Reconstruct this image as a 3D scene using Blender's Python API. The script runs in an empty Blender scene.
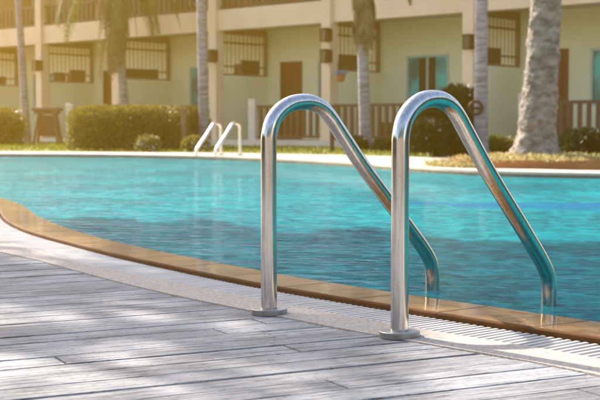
import bpy, bmesh, math, random
from mathutils import Vector, Matrix, noise
random.seed(7)
S = bpy.context.scene
COL = S.collection
# ------------------------------------------------------------------ camera
F = 1240.0          # focal length in pixels of a 600 px wide frame
H = 0.53            # eye height
TH = math.atan(73.0 / F)
cam_d = bpy.data.cameras.new('camera'); cam = bpy.data.objects.new('camera', cam_d); COL.objects.link(cam)
cam_d.sensor_width = 36; cam_d.lens = 36 * F / 600
cam_d.clip_start = 0.05; cam_d.clip_end = 2000
cam.location = (0, 0, H); cam.rotation_euler = (math.pi / 2 - TH, 0, 0)
cam_d.dof.use_dof = True; cam_d.dof.focus_distance = 3.35; cam_d.dof.aperture_fstop = 8.5
S.camera = cam
# ------------------------------------------------------------------ world and sun
SUN_EL = math.radians(36.5); SUN_AZ = math.radians(-42.0)      # azimuth from +Y, negative is to the left
sd = Vector((math.sin(SUN_AZ) * math.cos(SUN_EL), math.cos(SUN_AZ) * math.cos(SUN_EL), math.sin(SUN_EL)))
W = bpy.data.worlds.new('World'); S.world = W; W.use_nodes = True
wn = W.node_tree; bg = wn.nodes['Background']
sky = wn.nodes.new('ShaderNodeTexSky'); sky.sky_type = 'NISHITA'; sky.sun_disc = False
sky.sun_elevation = SUN_EL; sky.sun_rotation = SUN_AZ; sky.dust_density = 1.5
wn.links.new(sky.outputs[0], bg.inputs[0]); bg.inputs[1].default_value = 0.15
sl = bpy.data.lights.new('sun', 'SUN'); so = bpy.data.objects.new('sun', sl); COL.objects.link(so)
sl.energy = 4.2; sl.angle = math.radians(0.6); sl.color = (1.0, 0.92, 0.82)
so.rotation_euler = sd.to_track_quat('Z', 'Y').to_euler(); so.location = sd * 60
S.view_settings.view_transform = 'Standard'; S.view_settings.look = 'None'; S.view_settings.gamma = 1
S.view_settings.exposure = 1.6
S.cycles.use_denoising = True
S.cycles.max_bounces = 8; S.cycles.sample_clamp_indirect = 40
HAZE = 0.0060
# ------------------------------------------------------------------ projecting pixels of the photograph into the place
cT, sT = math.cos(TH), math.sin(TH)
def ray(px, py):
    a = (px - 300) / F; b = (200 - py) / F
    return Vector((a, cT + b * sT, -sT + b * cT))
def G(px, py, z=0.0):
    r = ray(px, py); t = (z - H) / r.z
    return Vector((r.x * t, r.y * t, z))
def V(px, py, Y):
    r = ray(px, py); t = Y / r.y
    return Vector((r.x * t, Y, H + r.z * t))
# ------------------------------------------------------------------ materials
def new_mat(name):
    m = bpy.data.materials.new(name); m.use_nodes = True
    nt = m.node_tree; return m, nt, nt.nodes['Principled BSDF']
def nd(nt, t, **kw):
    n = nt.nodes.new(t)
    for k, v in kw.items(): setattr(n, k, v)
    return n
def ramp(nt, stops, interp='LINEAR'):
    r = nd(nt, 'ShaderNodeValToRGB'); cr = r.color_ramp; cr.interpolation = interp
    while len(cr.elements) < len(stops): cr.elements.new(0.5)
    for e, (p, c) in zip(cr.elements, stops): e.position = p; e.color = (*c, 1)
    return r
def mat(name, c1, c2=None, scale=4, rough=.7, bump=0.0, stretch=(1, 1, 1), metal=0, coat=0, spec=.5, detail=6, coords='Object', dist=.01, p=(.35, .65)):
    m, nt, b = new_mat(name)
    L = nt.links.new
    b.inputs['Roughness'].default_value = rough; b.inputs['Metallic'].default_value = metal
    b.inputs['Coat Weight'].default_value = coat; b.inputs['Specular IOR Level'].default_value = spec
    if c2 is None: c2 = tuple(min(1, x * 1.12) for x in c1)
    tc = nd(nt, 'ShaderNodeTexCoord'); mp = nd(nt, 'ShaderNodeMapping'); mp.inputs['Scale'].default_value = stretch
    L(tc.outputs[coords], mp.inputs[0])
    n = nd(nt, 'ShaderNodeTexNoise'); n.inputs['Scale'].default_value = scale; n.inputs['Detail'].default_value = detail
    L(mp.outputs[0], n.inputs['Vector'])
    r = ramp(nt, [(p[0], c1), (p[1], c2)]); L(n.outputs[0], r.inputs[0]); L(r.outputs[0], b.inputs['Base Color'])
    if bump:
        bp = nd(nt, 'ShaderNodeBump'); bp.inputs['Strength'].default_value = bump; bp.inputs['Distance'].default_value = dist
        n2 = nd(nt, 'ShaderNodeTexNoise'); n2.inputs['Scale'].default_value = scale * 3; n2.inputs['Detail'].default_value = 8
        L(mp.outputs[0], n2.inputs['Vector']); L(n2.outputs[0], bp.inputs['Height']); L(bp.outputs[0], b.inputs['Normal'])
    return m
# deck boards: weathered white cast timber, tone from a per-board attribute
def deck_mat():
    m, nt, b = new_mat('weathered_board'); L = nt.links.new
    at = nd(nt, 'ShaderNodeAttribute', attribute_name='tone')
    tc = nd(nt, 'ShaderNodeTexCoord'); rot = nd(nt, 'ShaderNodeMapping'); rot.inputs['Rotation'].default_value = (0, 0, -math.radians(27))
    L(tc.outputs['Object'], rot.inputs[0])
    st = nd(nt, 'ShaderNodeMapping'); st.inputs['Scale'].default_value = (2.4, 6, 1); L(rot.outputs[0], st.inputs[0])
    off = nd(nt, 'ShaderNodeVectorMath', operation='ADD'); L(st.outputs[0], off.inputs[0])
    cmb = nd(nt, 'ShaderNodeCombineXYZ'); ml = nd(nt, 'ShaderNodeMath', operation='MULTIPLY'); ml.inputs[1].default_value = 37
    L(at.outputs['Fac'], ml.inputs[0]); L(ml.outputs[0], cmb.inputs[0]); L(cmb.outputs[0], off.inputs[1])
    g = nd(nt, 'ShaderNodeTexNoise'); g.inputs['Scale'].default_value = 13; g.inputs['Detail'].default_value = 14; g.inputs['Roughness'].default_value = .82
    L(off.outputs[0], g.inputs['Vector'])
    r = ramp(nt, [(.26, (.17, .17, .175)), (.40, (.37, .37, .38)), (.49, (.44, .443, .455)), (.75, (.51, .512, .52))]); L(g.outputs[0], r.inputs[0])
    # blotches of wear
    n = nd(nt, 'ShaderNodeTexNoise'); n.inputs['Scale'].default_value = 4.5; n.inputs['Detail'].default_value = 7; L(rot.outputs[0], n.inputs['Vector'])
    r2 = ramp(nt, [(.38, (.55, .54, .53)), (.55, (1, 1, 1))]); L(n.outputs[0], r2.inputs[0])
    mx = nd(nt, 'ShaderNodeMix', data_type='RGBA', blend_type='MULTIPLY'); mx.inputs[0].default_value = .6
    L(r.outputs[0], mx.inputs[6]); L(r2.outputs[0], mx.inputs[7])
    # pits
    v = nd(nt, 'ShaderNodeTexNoise'); v.inputs['Scale'].default_value = 70; v.inputs['Detail'].default_value = 6; 
    sp = nd(nt, 'ShaderNodeMapping'); sp.inputs['Scale'].default_value = (.9, 1.6, 1); L(rot.outputs[0], sp.inputs[0]); L(sp.outputs[0], v.inputs['Vector'])
    r3 = ramp(nt, [(.34, (.30, .29, .28)), (.43, (1, 1, 1))]); L(v.outputs[0], r3.inputs[0])
    mx2 = nd(nt, 'ShaderNodeMix', data_type='RGBA', blend_type='MULTIPLY'); mx2.inputs[0].default_value = .55
    L(mx.outputs[2], mx2.inputs[6]); L(r3.outputs[0], mx2.inputs[7])
    # long drying cracks along the grain
    cm = nd(nt, 'ShaderNodeMapping'); cm.inputs['Scale'].default_value = (.55, 13, 1); L(rot.outputs[0], cm.inputs[0])
    cn = nd(nt, 'ShaderNodeTexNoise'); cn.inputs['Scale'].default_value = 2.4; cn.inputs['Detail'].default_value = 5; cn.inputs['Roughness'].default_value = .6; L(cm.outputs[0], cn.inputs['Vector'])
    cs = nd(nt, 'ShaderNodeMath', operation='SUBTRACT'); cs.inputs[1].default_value = .5; L(cn.outputs[0], cs.inputs[0])
    ca = nd(nt, 'ShaderNodeMath', operation='ABSOLUTE'); L(cs.outputs[0], ca.inputs[0])
    cr_ = ramp(nt, [(.0, (.30, .29, .28)), (.010, (.45, .44, .43)), (.022, (1, 1, 1))]); L(ca.outputs[0], cr_.inputs[0])
    mxc = nd(nt, 'ShaderNodeMix', data_type='RGBA', blend_type='MULTIPLY'); mxc.inputs[0].default_value = .8
    L(mx2.outputs[2], mxc.inputs[6]); L(cr_.outputs[0], mxc.inputs[7]); mx2 = mxc
    mr = nd(nt, 'ShaderNodeMapRange'); mr.inputs['To Min'].default_value = .68; mr.inputs['To Max'].default_value = .95; L(at.outputs['Fac'], mr.inputs[0])
    mx3 = nd(nt, 'ShaderNodeVectorMath', operation='SCALE'); L(mx2.outputs[2], mx3.inputs[0]); L(mr.outputs[0], mx3.inputs['Scale'])
    L(mx3.outputs[0], b.inputs['Base Color']); b.inputs['Roughness'].default_value = .78
    ad = nd(nt, 'ShaderNodeMath', operation='ADD'); L(g.outputs[0], ad.inputs[0])
    pm = nd(nt, 'ShaderNodeMath', operation='MULTIPLY'); pm.inputs[1].default_value = .7; L(cr_.outputs[0], pm.inputs[0]); L(pm.outputs[0], ad.inputs[1])
    bp = nd(nt, 'ShaderNodeBump'); bp.inputs['Strength'].default_value = .8; bp.inputs['Distance'].default_value = .006
    L(ad.outputs[0], bp.inputs['Height']); L(bp.outputs[0], b.inputs['Normal'])
    return m
# pool water: turquoise body, mirror film that grows towards grazing angles, small wind ripples
def water_mat():
    m, nt, b = new_mat('pool_water'); L = nt.links.new
    nt.nodes.remove(b); out = nt.nodes['Material Output']
    tc = nd(nt, 'ShaderNodeTexCoord')
    def nz(scale, stretch, detail=3, rotz=0, distn=0):
        mp = nd(nt, 'ShaderNodeMapping'); mp.inputs['Scale'].default_value = stretch; mp.inputs['Rotation'].default_value = (0, 0, rotz)
        n = nd(nt, 'ShaderNodeTexNoise'); n.inputs['Scale'].default_value = scale; n.inputs['Detail'].default_value = detail; n.inputs['Distortion'].default_value = distn
        L(tc.outputs['Object'], mp.inputs[0]); L(mp.outputs[0], n.inputs['Vector']); return n
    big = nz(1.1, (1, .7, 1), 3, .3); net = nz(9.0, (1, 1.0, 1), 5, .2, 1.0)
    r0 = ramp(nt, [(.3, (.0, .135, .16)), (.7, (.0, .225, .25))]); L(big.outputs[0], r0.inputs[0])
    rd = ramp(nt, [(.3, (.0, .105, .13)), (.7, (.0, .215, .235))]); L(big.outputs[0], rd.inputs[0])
    # darker teal by the ladder: tree shade put into the body colour
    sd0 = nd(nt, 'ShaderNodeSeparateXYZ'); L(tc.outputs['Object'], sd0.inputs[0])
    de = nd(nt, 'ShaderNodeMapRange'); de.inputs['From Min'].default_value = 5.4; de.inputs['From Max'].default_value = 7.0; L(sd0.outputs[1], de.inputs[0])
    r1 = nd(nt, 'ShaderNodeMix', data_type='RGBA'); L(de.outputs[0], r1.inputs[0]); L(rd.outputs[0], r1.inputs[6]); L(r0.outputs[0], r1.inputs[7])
    r2 = ramp(nt, [(.38, (.62, .68, .74)), (.50, (.95, .96, .97)), (.60, (1.35, 1.3, 1.25))]); L(net.outputs[0], r2.inputs[0])  # bright and dark net of caustic light put into the water colour
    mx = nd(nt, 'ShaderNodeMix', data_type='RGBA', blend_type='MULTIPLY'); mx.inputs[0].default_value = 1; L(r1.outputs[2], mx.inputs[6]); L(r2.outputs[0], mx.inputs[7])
    # wedge-shaped step of dark blue tile under the water on the right
    sx = nd(nt, 'ShaderNodeSeparateXYZ'); dn = nz(3.5, (1, 1, 1), 3)
    dv = nd(nt, 'ShaderNodeVectorMath', operation='SCALE'); dv.inputs['Scale'].default_value = .55; L(dn.outputs['Color'], dv.inputs[0])
    av = nd(nt, 'ShaderNodeVectorMath', operation='ADD'); L(tc.outputs['Object'], av.inputs[0]); L(dv.outputs[0], av.inputs[1]); L(av.outputs[0], sx.inputs[0])
    def mth(op, a, bb):
        n = nd(nt, 'ShaderNodeMath', operation=op)
        for i, q in enumerate((a, bb)):
            if isinstance(q, (int, float)): n.inputs[i].default_value = q
            else: L(q, n.inputs[i])
        return n.outputs[0]
    X, Y = sx.outputs[0], sx.outputs[1]
    cy = mth('MULTIPLY_ADD', X, -.30); nt.nodes[-1].inputs[2].default_value = 8.62 + .27
    w = mth('MAXIMUM', mth('MULTIPLY_ADD', X, .33), 0.0)
    nt.nodes[-2].inputs[2].default_value = -.18
    d = mth('ABSOLUTE', mth('SUBTRACT', Y, cy), 0)
    k = mth('MULTIPLY', mth('SUBTRACT', w, d), 9.0); kc = nd(nt, 'ShaderNodeClamp'); L(k, kc.inputs[0])
    bk = nz(5, (1, 2.2, 1), 4, 0); kr = ramp(nt, [(.40, (.45, .45, .45)), (.58, (1, 1, 1))]); L(bk.outputs[0], kr.inputs[0]); kf = mth('MULTIPLY', kc.outputs[0], kr.outputs[0])
    mb = nd(nt, 'ShaderNodeMix', data_type='RGBA'); L(kf, mb.inputs[0]); L(mx.outputs[2], mb.inputs[6]); mb.inputs[7].default_value = (.0, .11, .25, 1)
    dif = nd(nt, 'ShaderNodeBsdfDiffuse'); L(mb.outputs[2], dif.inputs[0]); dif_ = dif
    # ripples
    a = nz(9, (.7, 1.2, 1), 3, 0, .6); c = nz(24, (.8, 1.2, 1), 3, .1, .5); e = nz(2.2, (.8, 1.3, 1), 2, 0)
    hsum = mth('ADD', mth('MULTIPLY', a.outputs[0], 1.0), mth('ADD', mth('MULTIPLY', c.outputs[0], .55), mth('MULTIPLY', e.outputs[0], 1.6)))
    bp = nd(nt, 'ShaderNodeBump'); bp.inputs['Strength'].default_value = 1; bp.inputs['Distance'].default_value = .017; L(hsum, bp.inputs['Height'])
    gl = nd(nt, 'ShaderNodeBsdfGlossy'); gl.inputs['Roughness'].default_value = .02; gl.inputs[0].default_value = (.92, .97, 1, 1)
    L(bp.outputs[0], gl.inputs['Normal']); L(bp.outputs[0], dif_.inputs['Normal'])
    fr = nd(nt, 'ShaderNodeFresnel'); fr.inputs[0].default_value = 1.33; L(bp.outputs[0], fr.inputs['Normal'])
    ff = nd(nt, 'ShaderNodeFresnel'); ff.inputs[0].default_value = 1.33
    fm = mth('ADD', mth('MULTIPLY', mth('POWER', ff.outputs[0], 2.0), .45), mth('MINIMUM', mth('MULTIPLY', fr.outputs[0], .11), .10))
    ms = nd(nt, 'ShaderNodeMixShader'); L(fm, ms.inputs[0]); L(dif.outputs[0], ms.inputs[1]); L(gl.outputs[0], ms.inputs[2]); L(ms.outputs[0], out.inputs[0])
    return m
def steel_mat():
    m, nt, b = new_mat('polished_steel'); L = nt.links.new
    b.inputs['Metallic'].default_value = 1
    tc = nd(nt, 'ShaderNodeTexCoord'); n = nd(nt, 'ShaderNodeTexNoise'); n.inputs['Scale'].default_value = 60; n.inputs['Detail'].default_value = 8
    smp = nd(nt, 'ShaderNodeMapping'); smp.inputs['Scale'].default_value = (2.5, 2.5, .18); L(tc.outputs['Object'], smp.inputs[0]); L(smp.outputs[0], n.inputs[0])
    r = ramp(nt, [(.3, (.45, .43, .40)), (.6, (.60, .585, .56))]); L(n.outputs[0], r.inputs[0])
    ns = nd(nt, 'ShaderNodeTexNoise'); ns.inputs['Scale'].default_value = 210; ns.inputs['Detail'].default_value = 2; L(tc.outputs['Object'], ns.inputs[0])
    rs = ramp(nt, [(.27, (.30, .22, .15)), (.33, (1, 1, 1))]); L(ns.outputs[0], rs.inputs[0])
    ms_ = nd(nt, 'ShaderNodeMix', data_type='RGBA', blend_type='MULTIPLY'); ms_.inputs[0].default_value = .5
    L(r.outputs[0], ms_.inputs[6]); L(rs.outputs[0], ms_.inputs[7]); L(ms_.outputs[2], b.inputs['Base Color'])
    n2 = nd(nt, 'ShaderNodeTexNoise'); n2.inputs['Scale'].default_value = 14; n2.inputs['Detail'].default_value = 6; L(tc.outputs['Object'], n2.inputs[0])
    mr = nd(nt, 'ShaderNodeMapRange'); mr.inputs['To Min'].default_value = .12; mr.inputs['To Max'].default_value = .24; L(n2.outputs[0], mr.inputs[0]); L(mr.outputs[0], b.inputs['Roughness'])
    # fine rust and water specks
    v = nd(nt, 'ShaderNodeTexVoronoi'); v.inputs['Scale'].default_value = 130; L(tc.outputs['Object'], v.inputs[0])
    bp = nd(nt, 'ShaderNodeBump'); bp.inputs['Strength'].default_value = .03; bp.inputs['Distance'].default_value = .001; L(n.outputs[0], bp.inputs['Height']); L(bp.outputs[0], b.inputs['Normal'])
    return m
def coping_mat():
    m, nt, b = new_mat('wet_tan_tile'); L = nt.links.new
    tc = nd(nt, 'ShaderNodeTexCoord'); at = nd(nt, 'ShaderNodeAttribute', attribute_name='tone')
    n = nd(nt, 'ShaderNodeTexNoise'); n.inputs['Scale'].default_value = 5; n.inputs['Detail'].default_value = 8; L(tc.outputs['Object'], n.inputs[0])
    r = ramp(nt, [(.3, (.15, .07, .020)), (.45, (.27, .14, .045)), (.55, (.33, .185, .066)), (.72, (.44, .28, .12))]); L(n.outputs[0], r.inputs[0])
    mr = nd(nt, 'ShaderNodeMapRange'); mr.inputs['To Min'].default_value = .72; mr.inputs['To Max'].default_value = 1.15; L(at.outputs['Fac'], mr.inputs[0])
    sc = nd(nt, 'ShaderNodeVectorMath', operation='SCALE'); L(r.outputs[0], sc.inputs[0]); L(mr.outputs[0], sc.inputs['Scale']); L(sc.outputs[0], b.inputs['Base Color'])
    b.inputs['Roughness'].default_value = .35; b.inputs['Coat Weight'].default_value = .9; b.inputs['Coat Roughness'].default_value = .02; b.inputs['Specular IOR Level'].default_value = .2
    n2 = nd(nt, 'ShaderNodeTexNoise'); n2.inputs['Scale'].default_value = 16; n2.inputs['Detail'].default_value = 4; L(tc.outputs['Object'], n2.inputs[0])
    bp = nd(nt, 'ShaderNodeBump'); bp.inputs['Strength'].default_value = .8; bp.inputs['Distance'].default_value = .0016; L(n2.outputs[0], bp.inputs['Height'])
    L(bp.outputs[0], b.inputs['Coat Normal']); return m
def leaf_mat(name, c1, c2, c3=None, rough=.5):
    m, nt, b = new_mat(name); L = nt.links.new
    g = nd(nt, 'ShaderNodeAttribute', attribute_name='tone')
    st = [(0, c1), (.7, c2)] + ([(1, c3)] if c3 else [])
    r = ramp(nt, st); L(g.outputs['Fac'], r.inputs[0]); L(r.outputs[0], b.inputs['Base Color'])
    b.inputs['Roughness'].default_value = rough
    tr = nd(nt, 'ShaderNodeBsdfTranslucent'); L(r.outputs[0], tr.inputs[0])
    ms = nd(nt, 'ShaderNodeMixShader'); ms.inputs[0].default_value = .3; out = nt.nodes['Material Output']
    L(b.outputs[0], ms.inputs[1]); L(tr.outputs[0], ms.inputs[2]); L(ms.outputs[0], out.inputs[0]); return m
M = dict(
    board=deck_mat(), water=water_mat(), steel=steel_mat(), coping=coping_mat(),
    groove=mat('dark_joint', (.045, .042, .04), (.09, .085, .08), 20),
    strip=mat('exposed_aggregate', (.28, .24, .205), (.41, .36, .31), 110, .85, .5, dist=.002, p=(.36, .56)),
    grate=mat('white_plastic', (.40, .37, .33), (.50, .47, .43), 9, .45, p=(.3, .6)),
    trough=mat('drain_channel', (.025, .02, .016), (.05, .042, .035), 10),
    lip=mat('brown_edge_tile', (.10, .042, .013), (.13, .056, .018), 12, .7, .1, spec=.1),
    pave=mat('pale_paving', (.42, .36, .30), (.54, .47, .40), 3, .8, .3),
    conc=mat('rough_concrete', (.36, .34, .31), (.5, .48, .45), 5, .85, .4),
    bandtile=mat('brown_band_tile', (.16, .11, .08), (.30, .22, .17), 9, .3),
    soil=mat('garden_soil', (.12, .085, .05), (.24, .18, .11), 3, .95, .5),
    lawn=mat('lawn_turf', (.10, .13, .02), (.22, .23, .04), 6, .9, .5),
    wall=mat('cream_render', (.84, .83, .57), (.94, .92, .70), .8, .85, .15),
    trim=mat('apricot_render', (.80, .60, .43), (.86, .68, .50), 1.5, .85, .15),
    white=mat('white_render', (.62, .58, .50), (.72, .68, .60), 2, .8, .15),
    wood=mat('dark_brown_wood', (.04, .016, .008), (.09, .035, .016), 3, .5, .2, stretch=(6, 6, 1)),
    wood2=mat('weathered_brown_wood', (.16, .085, .04), (.26, .15, .08), 3, .6, .2, stretch=(6, 6, 1)),
    door=mat('red_brown_door', (.15, .035, .012), (.22, .06, .022), 2, .4, .1, stretch=(5, 5, 1)),
    glass=mat('teal_reflection_glass', (.0, .20, .22), (.0, .62, .62), .9, .12, spec=.25, p=(.45, .55)),  # teal reflection of the pool put into the pane colour
    curtain=mat('dark_curtain', (.012, .014, .008), (.03, .03, .02), 5, .9),
    frame=mat('pale_aqua_frame', (.42, .60, .56), (.5, .68, .64), 3, .5),
    roof=mat('brown_roof_tile', (.20, .075, .035), (.30, .13, .07), 4, .7, .3),
    ceil=mat('grey_soffit', (.42, .44, .38), (.5, .52, .46), 2, .8),
    lamp=mat('bronze_lamp', (.04, .02, .012), (.08, .04, .025), 5, .4, metal=.6),
    opal=mat('opal_glass', (.55, .5, .4), (.65, .6, .5), 5, .2),
    trunk=mat('grey_palm_bark', (.17, .165, .175), (.36, .35, .38), 5, .9, .7, stretch=(1, 1, 5)),
    bark=mat('pale_rough_palm_bark', (.13, .105, .085), (.34, .29, .245), 9, .9, .9, stretch=(1, 1, 1.6), dist=.03),
    bark2=mat('brown_bark', (.10, .07, .045), (.2, .15, .1), 6, .9, .6, stretch=(1, 1, .3)),
    terra=mat('terracotta_kerb', (.42, .16, .05), (.54, .23, .08), 3, .75, .2),
    straw=mat('dry_grass_mat', (.36, .28, .12), (.55, .45, .22), 14, .95, .6),
    frond=leaf_mat('palm_frond_green', (.03, .055, .015), (.08, .12, .03), (.16, .18, .05)),
    dead=leaf_mat('dead_palm_frond', (.10, .075, .04), (.22, .17, .09), (.34, .28, .16), .8),
    hedge=leaf_mat('hedge_leaf', (.13, .12, .025), (.24, .21, .045), (.34, .30, .09)),
    shrub=leaf_mat('shrub_leaf', (.006, .016, .005), (.02, .036, .010), (.05, .075, .025)),
    leaf=leaf_mat('broad_leaf', (.03, .06, .015), (.07, .12, .03), (.12, .17, .05)),
    petal=mat('pale_petal', (.7, .6, .45), (.8, .75, .6), 5),
    pot=mat('orange_clay_pot', (.42, .15, .05), (.5, .2, .08), 5),
    core=mat('twiggy_inside', (.02, .018, .008), (.045, .035, .014), 8, .95),
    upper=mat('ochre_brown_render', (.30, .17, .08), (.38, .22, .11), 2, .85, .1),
    lampglass=mat('smoked_glass', (.06, .035, .02), (.12, .07, .04), 5, .2),
    shiny=mat('bright_satin_steel', (.82, .80, .76), (.88, .86, .83), 9, .24, metal=1),
    flange=mat('dull_cast_steel', (.22, .21, .20), (.36, .35, .34), 25, .42, .3, metal=.75, dist=.001),
    bars=mat('thin_painted_bars', (.30, .20, .13), (.38, .27, .18), 3, .6),
    backwall=mat('brown_render', (.20, .165, .13), (.28, .235, .19), 2, .85, .1),
    blue=mat('blue_flower', (.25, .3, .55), (.4, .45, .7), 5),
)
# ------------------------------------------------------------------ mesh helpers
def mesh_obj(name, verts, faces, m, parent=None, smooth=False, tones=None):
    me = bpy.data.meshes.new(name); me.from_pydata([tuple(v) for v in verts], [], faces); me.materials.append(m)
    if tones is not None:
        a = me.attributes.new('tone', 'FLOAT', 'FACE'); a.data.foreach_set('value', tones)
    if smooth: me.polygons.foreach_set('use_smooth', [True] * len(me.polygons))
    me.update(); o = bpy.data.objects.new(name, me); COL.objects.link(o)
    if parent: o.parent = parent
    return o
class MB:
    def __init__(s): s.v = []; s.f = []; s.t = []
    def add(s, vs, fs, tone=.5):
        n = len(s.v); s.v += [Vector(v) for v in vs]; s.f += [tuple(i + n for i in f) for f in fs]; s.t += [tone] * len(fs)
    def box(s, x0, x1, y0, y1, z0, z1, tone=.5):
        vs = [(x, y, z) for z in (z0, z1) for y in (y0, y1) for x in (x0, x1)]
        s.add(vs, [(0, 2, 3, 1), (4, 5, 7, 6), (0, 1, 5, 4), (2, 6, 7, 3), (0, 4, 6, 2), (1, 3, 7, 5)], tone)
    def tube(s, path, radii, n=16, caps=True, tone=.5, jit=0):
        path = [Vector(p) for p in path]
        if isinstance(radii, (int, float)): radii = [radii] * len(path)
        ref = None; rings = []
        for i, p in enumerate(path):
            t = (path[min(i + 1, len(path) - 1)] - path[max(i - 1, 0)]).normalized()
            if ref is None: ref = t.orthogonal().normalized()
            ref = (ref - t * ref.dot(t)).normalized(); b = t.cross(ref)
            rings.append([p + (ref * math.cos(2 * math.pi * k / n) + b * math.sin(2 * math.pi * k / n)) * radii[i] * (1 + (random.uniform(-jit, jit) if jit else 0)) for k in range(n)])
        vs = [v for r in rings for v in r]; fs = []
        for i in range(len(rings) - 1):
            for k in range(n): fs.append((i * n + k, i * n + (k + 1) % n, (i + 1) * n + (k + 1) % n, (i + 1) * n + k))
        if caps: fs.append(tuple(range(n))[::-1]); fs.append(tuple((len(rings) - 1) * n + k for k in range(n)))
        s.add(vs, fs, tone)
    def lathe(s, prof, c=(0, 0, 0), n=40, tone=.5):
        c = Vector(c); vs = []; fs = []
        for r, z in prof: vs += [c + Vector((r * math.cos(2 * math.pi * k / n), r * math.sin(2 * math.pi * k / n), z)) for k in range(n)]
        for i in range(len(prof) - 1):
            for k in range(n): fs.append((i * n + k, i * n + (k + 1) % n, (i + 1) * n + (k + 1) % n, (i + 1) * n + k))
        fs.append(tuple(range(n))[::-1]); fs.append(tuple((len(prof) - 1) * n + k for k in range(n))); s.add(vs, fs, tone)
    def ball(s, c, r, nu=8, nv=12, tone=.5, rough=0):
        c = Vector(c); r = Vector(r) if hasattr(r, '__len__') else Vector((r, r, r)); vs = []; fs = []
        for i in range(nu + 1):
            a = math.pi * i / nu
            for k in range(nv):
                b = 2 * math.pi * k / nv; d = Vector((math.sin(a) * math.cos(b), math.sin(a) * math.sin(b), math.cos(a)))
                q = 1 + rough * noise.noise(d * 2.3 + c) * 2
                vs.append(c + Vector((d.x * r.x, d.y * r.y, d.z * r.z)) * q)
        for i in range(nu):
            for k in range(nv): fs.append((i * nv + k, (i + 1) * nv + k, (i + 1) * nv + (k + 1) % nv, i * nv + (k + 1) % nv))
        s.add(vs, fs, tone)
    def leaf(s, p, d, w, ln, tone):
        p = Vector(p); d = Vector(d).normalized(); sd_ = d.cross(Vector((random.uniform(-1, 1), random.uniform(-1, 1), random.uniform(-1, 1)))).normalized()
        s.add([p, p + d * ln * .5 + sd_ * w * .5, p + d * ln, p + d * ln * .5 - sd_ * w * .5], [(0, 1, 2, 3)], tone)
    def build(s, name, m, parent=None, smooth=False, origin=None):
        vs = s.v
        if origin is not None: o0 = Vector(origin); vs = [v - o0 for v in vs]
        o = mesh_obj(name, vs, s.f, m, parent, smooth, s.t)
        if origin is not None: o.location = o0
        return o
def bevel(o, w=.004, seg=2):
    b = o.modifiers.new('b', 'BEVEL'); b.width = w; b.segments = seg; b.limit_method = 'ANGLE'; return o
def tag(o, label, cat, group=None):
    o['label'] = label; o['category'] = cat
    if group: o['group'] = group
    return o
def struct(o): o['kind'] = 'structure'; return o
def empty(name, loc=(0, 0, 0), rz=0):
    o = bpy.data.objects.new(name, None); COL.objects.link(o); o.location = loc; o.rotation_euler = (0, 0, rz); o.empty_display_size = .2; return o
def copy_tree(o, parent=None):
    c = o.copy(); COL.objects.link(c); c.parent = parent
    for ch in list(o.children): copy_tree(ch, c)
    return c
def resample(pts, step):
    pts = [Vector(p) for p in pts]; dense = []
    P = [pts[0] * 2 - pts[1]] + pts + [pts[-1] * 2 - pts[-2]]
    for i in range(1, len(P) - 2):
        a, b, c, d = P[i - 1:i + 3]
        for k in range(24):
            t = k / 24
            dense.append(.5 * ((2 * b) + (c - a) * t + (2 * a - 5 * b + 4 * c - d) * t * t + (3 * b - a - 3 * c + d) * t ** 3))
    dense.append(pts[-1]); out = [dense[0]]; acc = 0
    for p, q in zip(dense, dense[1:]):
        seg = (q - p).length
        while acc + seg >= step:
            t = (step - acc) / seg; p = p + (q - p) * t; out.append(p.copy()); seg = (q - p).length; acc = 0
        acc += seg
    return out
def smooth_line(pts, it=30):
    for _ in range(it): pts = [pts[0]] + [(pts[i - 1] + pts[i] * 2 + pts[i + 1]) / 4 for i in range(1, len(pts) - 1)] + [pts[-1]]
    return pts
# ------------------------------------------------------------------ pool edge curves (right to left)
DZ = .018
d_px = [(600, 336), (554, 329.5), (520, 325), (490, 320.5), (445, 313.5), (409, 307.5), (390, 304), (345, 297), (300, 290), (278, 286), (250, 281), (230, 277), (204, 272), (185, 268), (162, 263), (150, 260.5), (127.5, 256), (111, 252), (90, 246.8), (75, 242.5), (60, 239), (50, 236.5), (31, 231), (16, 225), (7.5, 220), (2.5, 215), (0, 209)]
e_px = [(600, 322), (540, 313.5), (480, 305), (445, 300.5), (409, 295), (390, 291.5), (345, 285), (300, 278.2), (280, 274.5), (250, 269), (230, 264.5), (200, 259.5), (170, 253.5), (150, 249), (120, 243.2), (94, 236.5), (70, 229), (48, 221), (34, 214), (24, 206), (10, 200.5), (0, 197.5)]
b_px = [(600, 358.4), (560, 352), (520, 346), (484, 340.5), (440, 333.5), (409, 328), (390, 324.5), (345, 316.5), (310, 310), (262, 300.5), (230, 294), (192, 287), (155, 279), (120, 272), (90, 265), (60, 257.5), (37, 251), (17, 244.5), (0, 238.5)]
a_px = [(600, 374), (540, 364), (480, 353), (417, 343), (375, 336.5), (330, 328), (300, 321.5), (250, 311), (200, 301.5), (147, 290), (112, 281), (75, 271), (40, 261), (0, 252)]
def curve(px, z, head, tail, step=.05):
    w = [Vector((p[0], p[1], 0)) for p in head] + [Vector(G(x, y, z)) for x, y in px] + [Vector((p[0], p[1], 0)) for p in tail]
    for p in w: p.z = z
    return smooth_line(resample(w, step), 40)
tailD = [(-2.35, 9.3), (-3.1, 10.3), (-4.6, 11.2), (-7, 12), (-10, 12.4)]
tailE = [(-2.6, 9.75), (-3.3, 10.7), (-4.7, 11.5), (-7, 12.3), (-10, 12.7)]
tailB = [(-1.75, 6.7), (-2.15, 7.6), (-2.55, 8.8), (-3.2, 9.9), (-4.7, 10.85), (-7, 11.6), (-10, 12)]
tailA = [(-1.55, 5.6), (-1.95, 6.5), (-2.35, 7.4), (-2.8, 8.5), (-3.4, 9.5), (-4.8, 10.4), (-7, 11.1), (-10, 11.5)]
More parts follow.
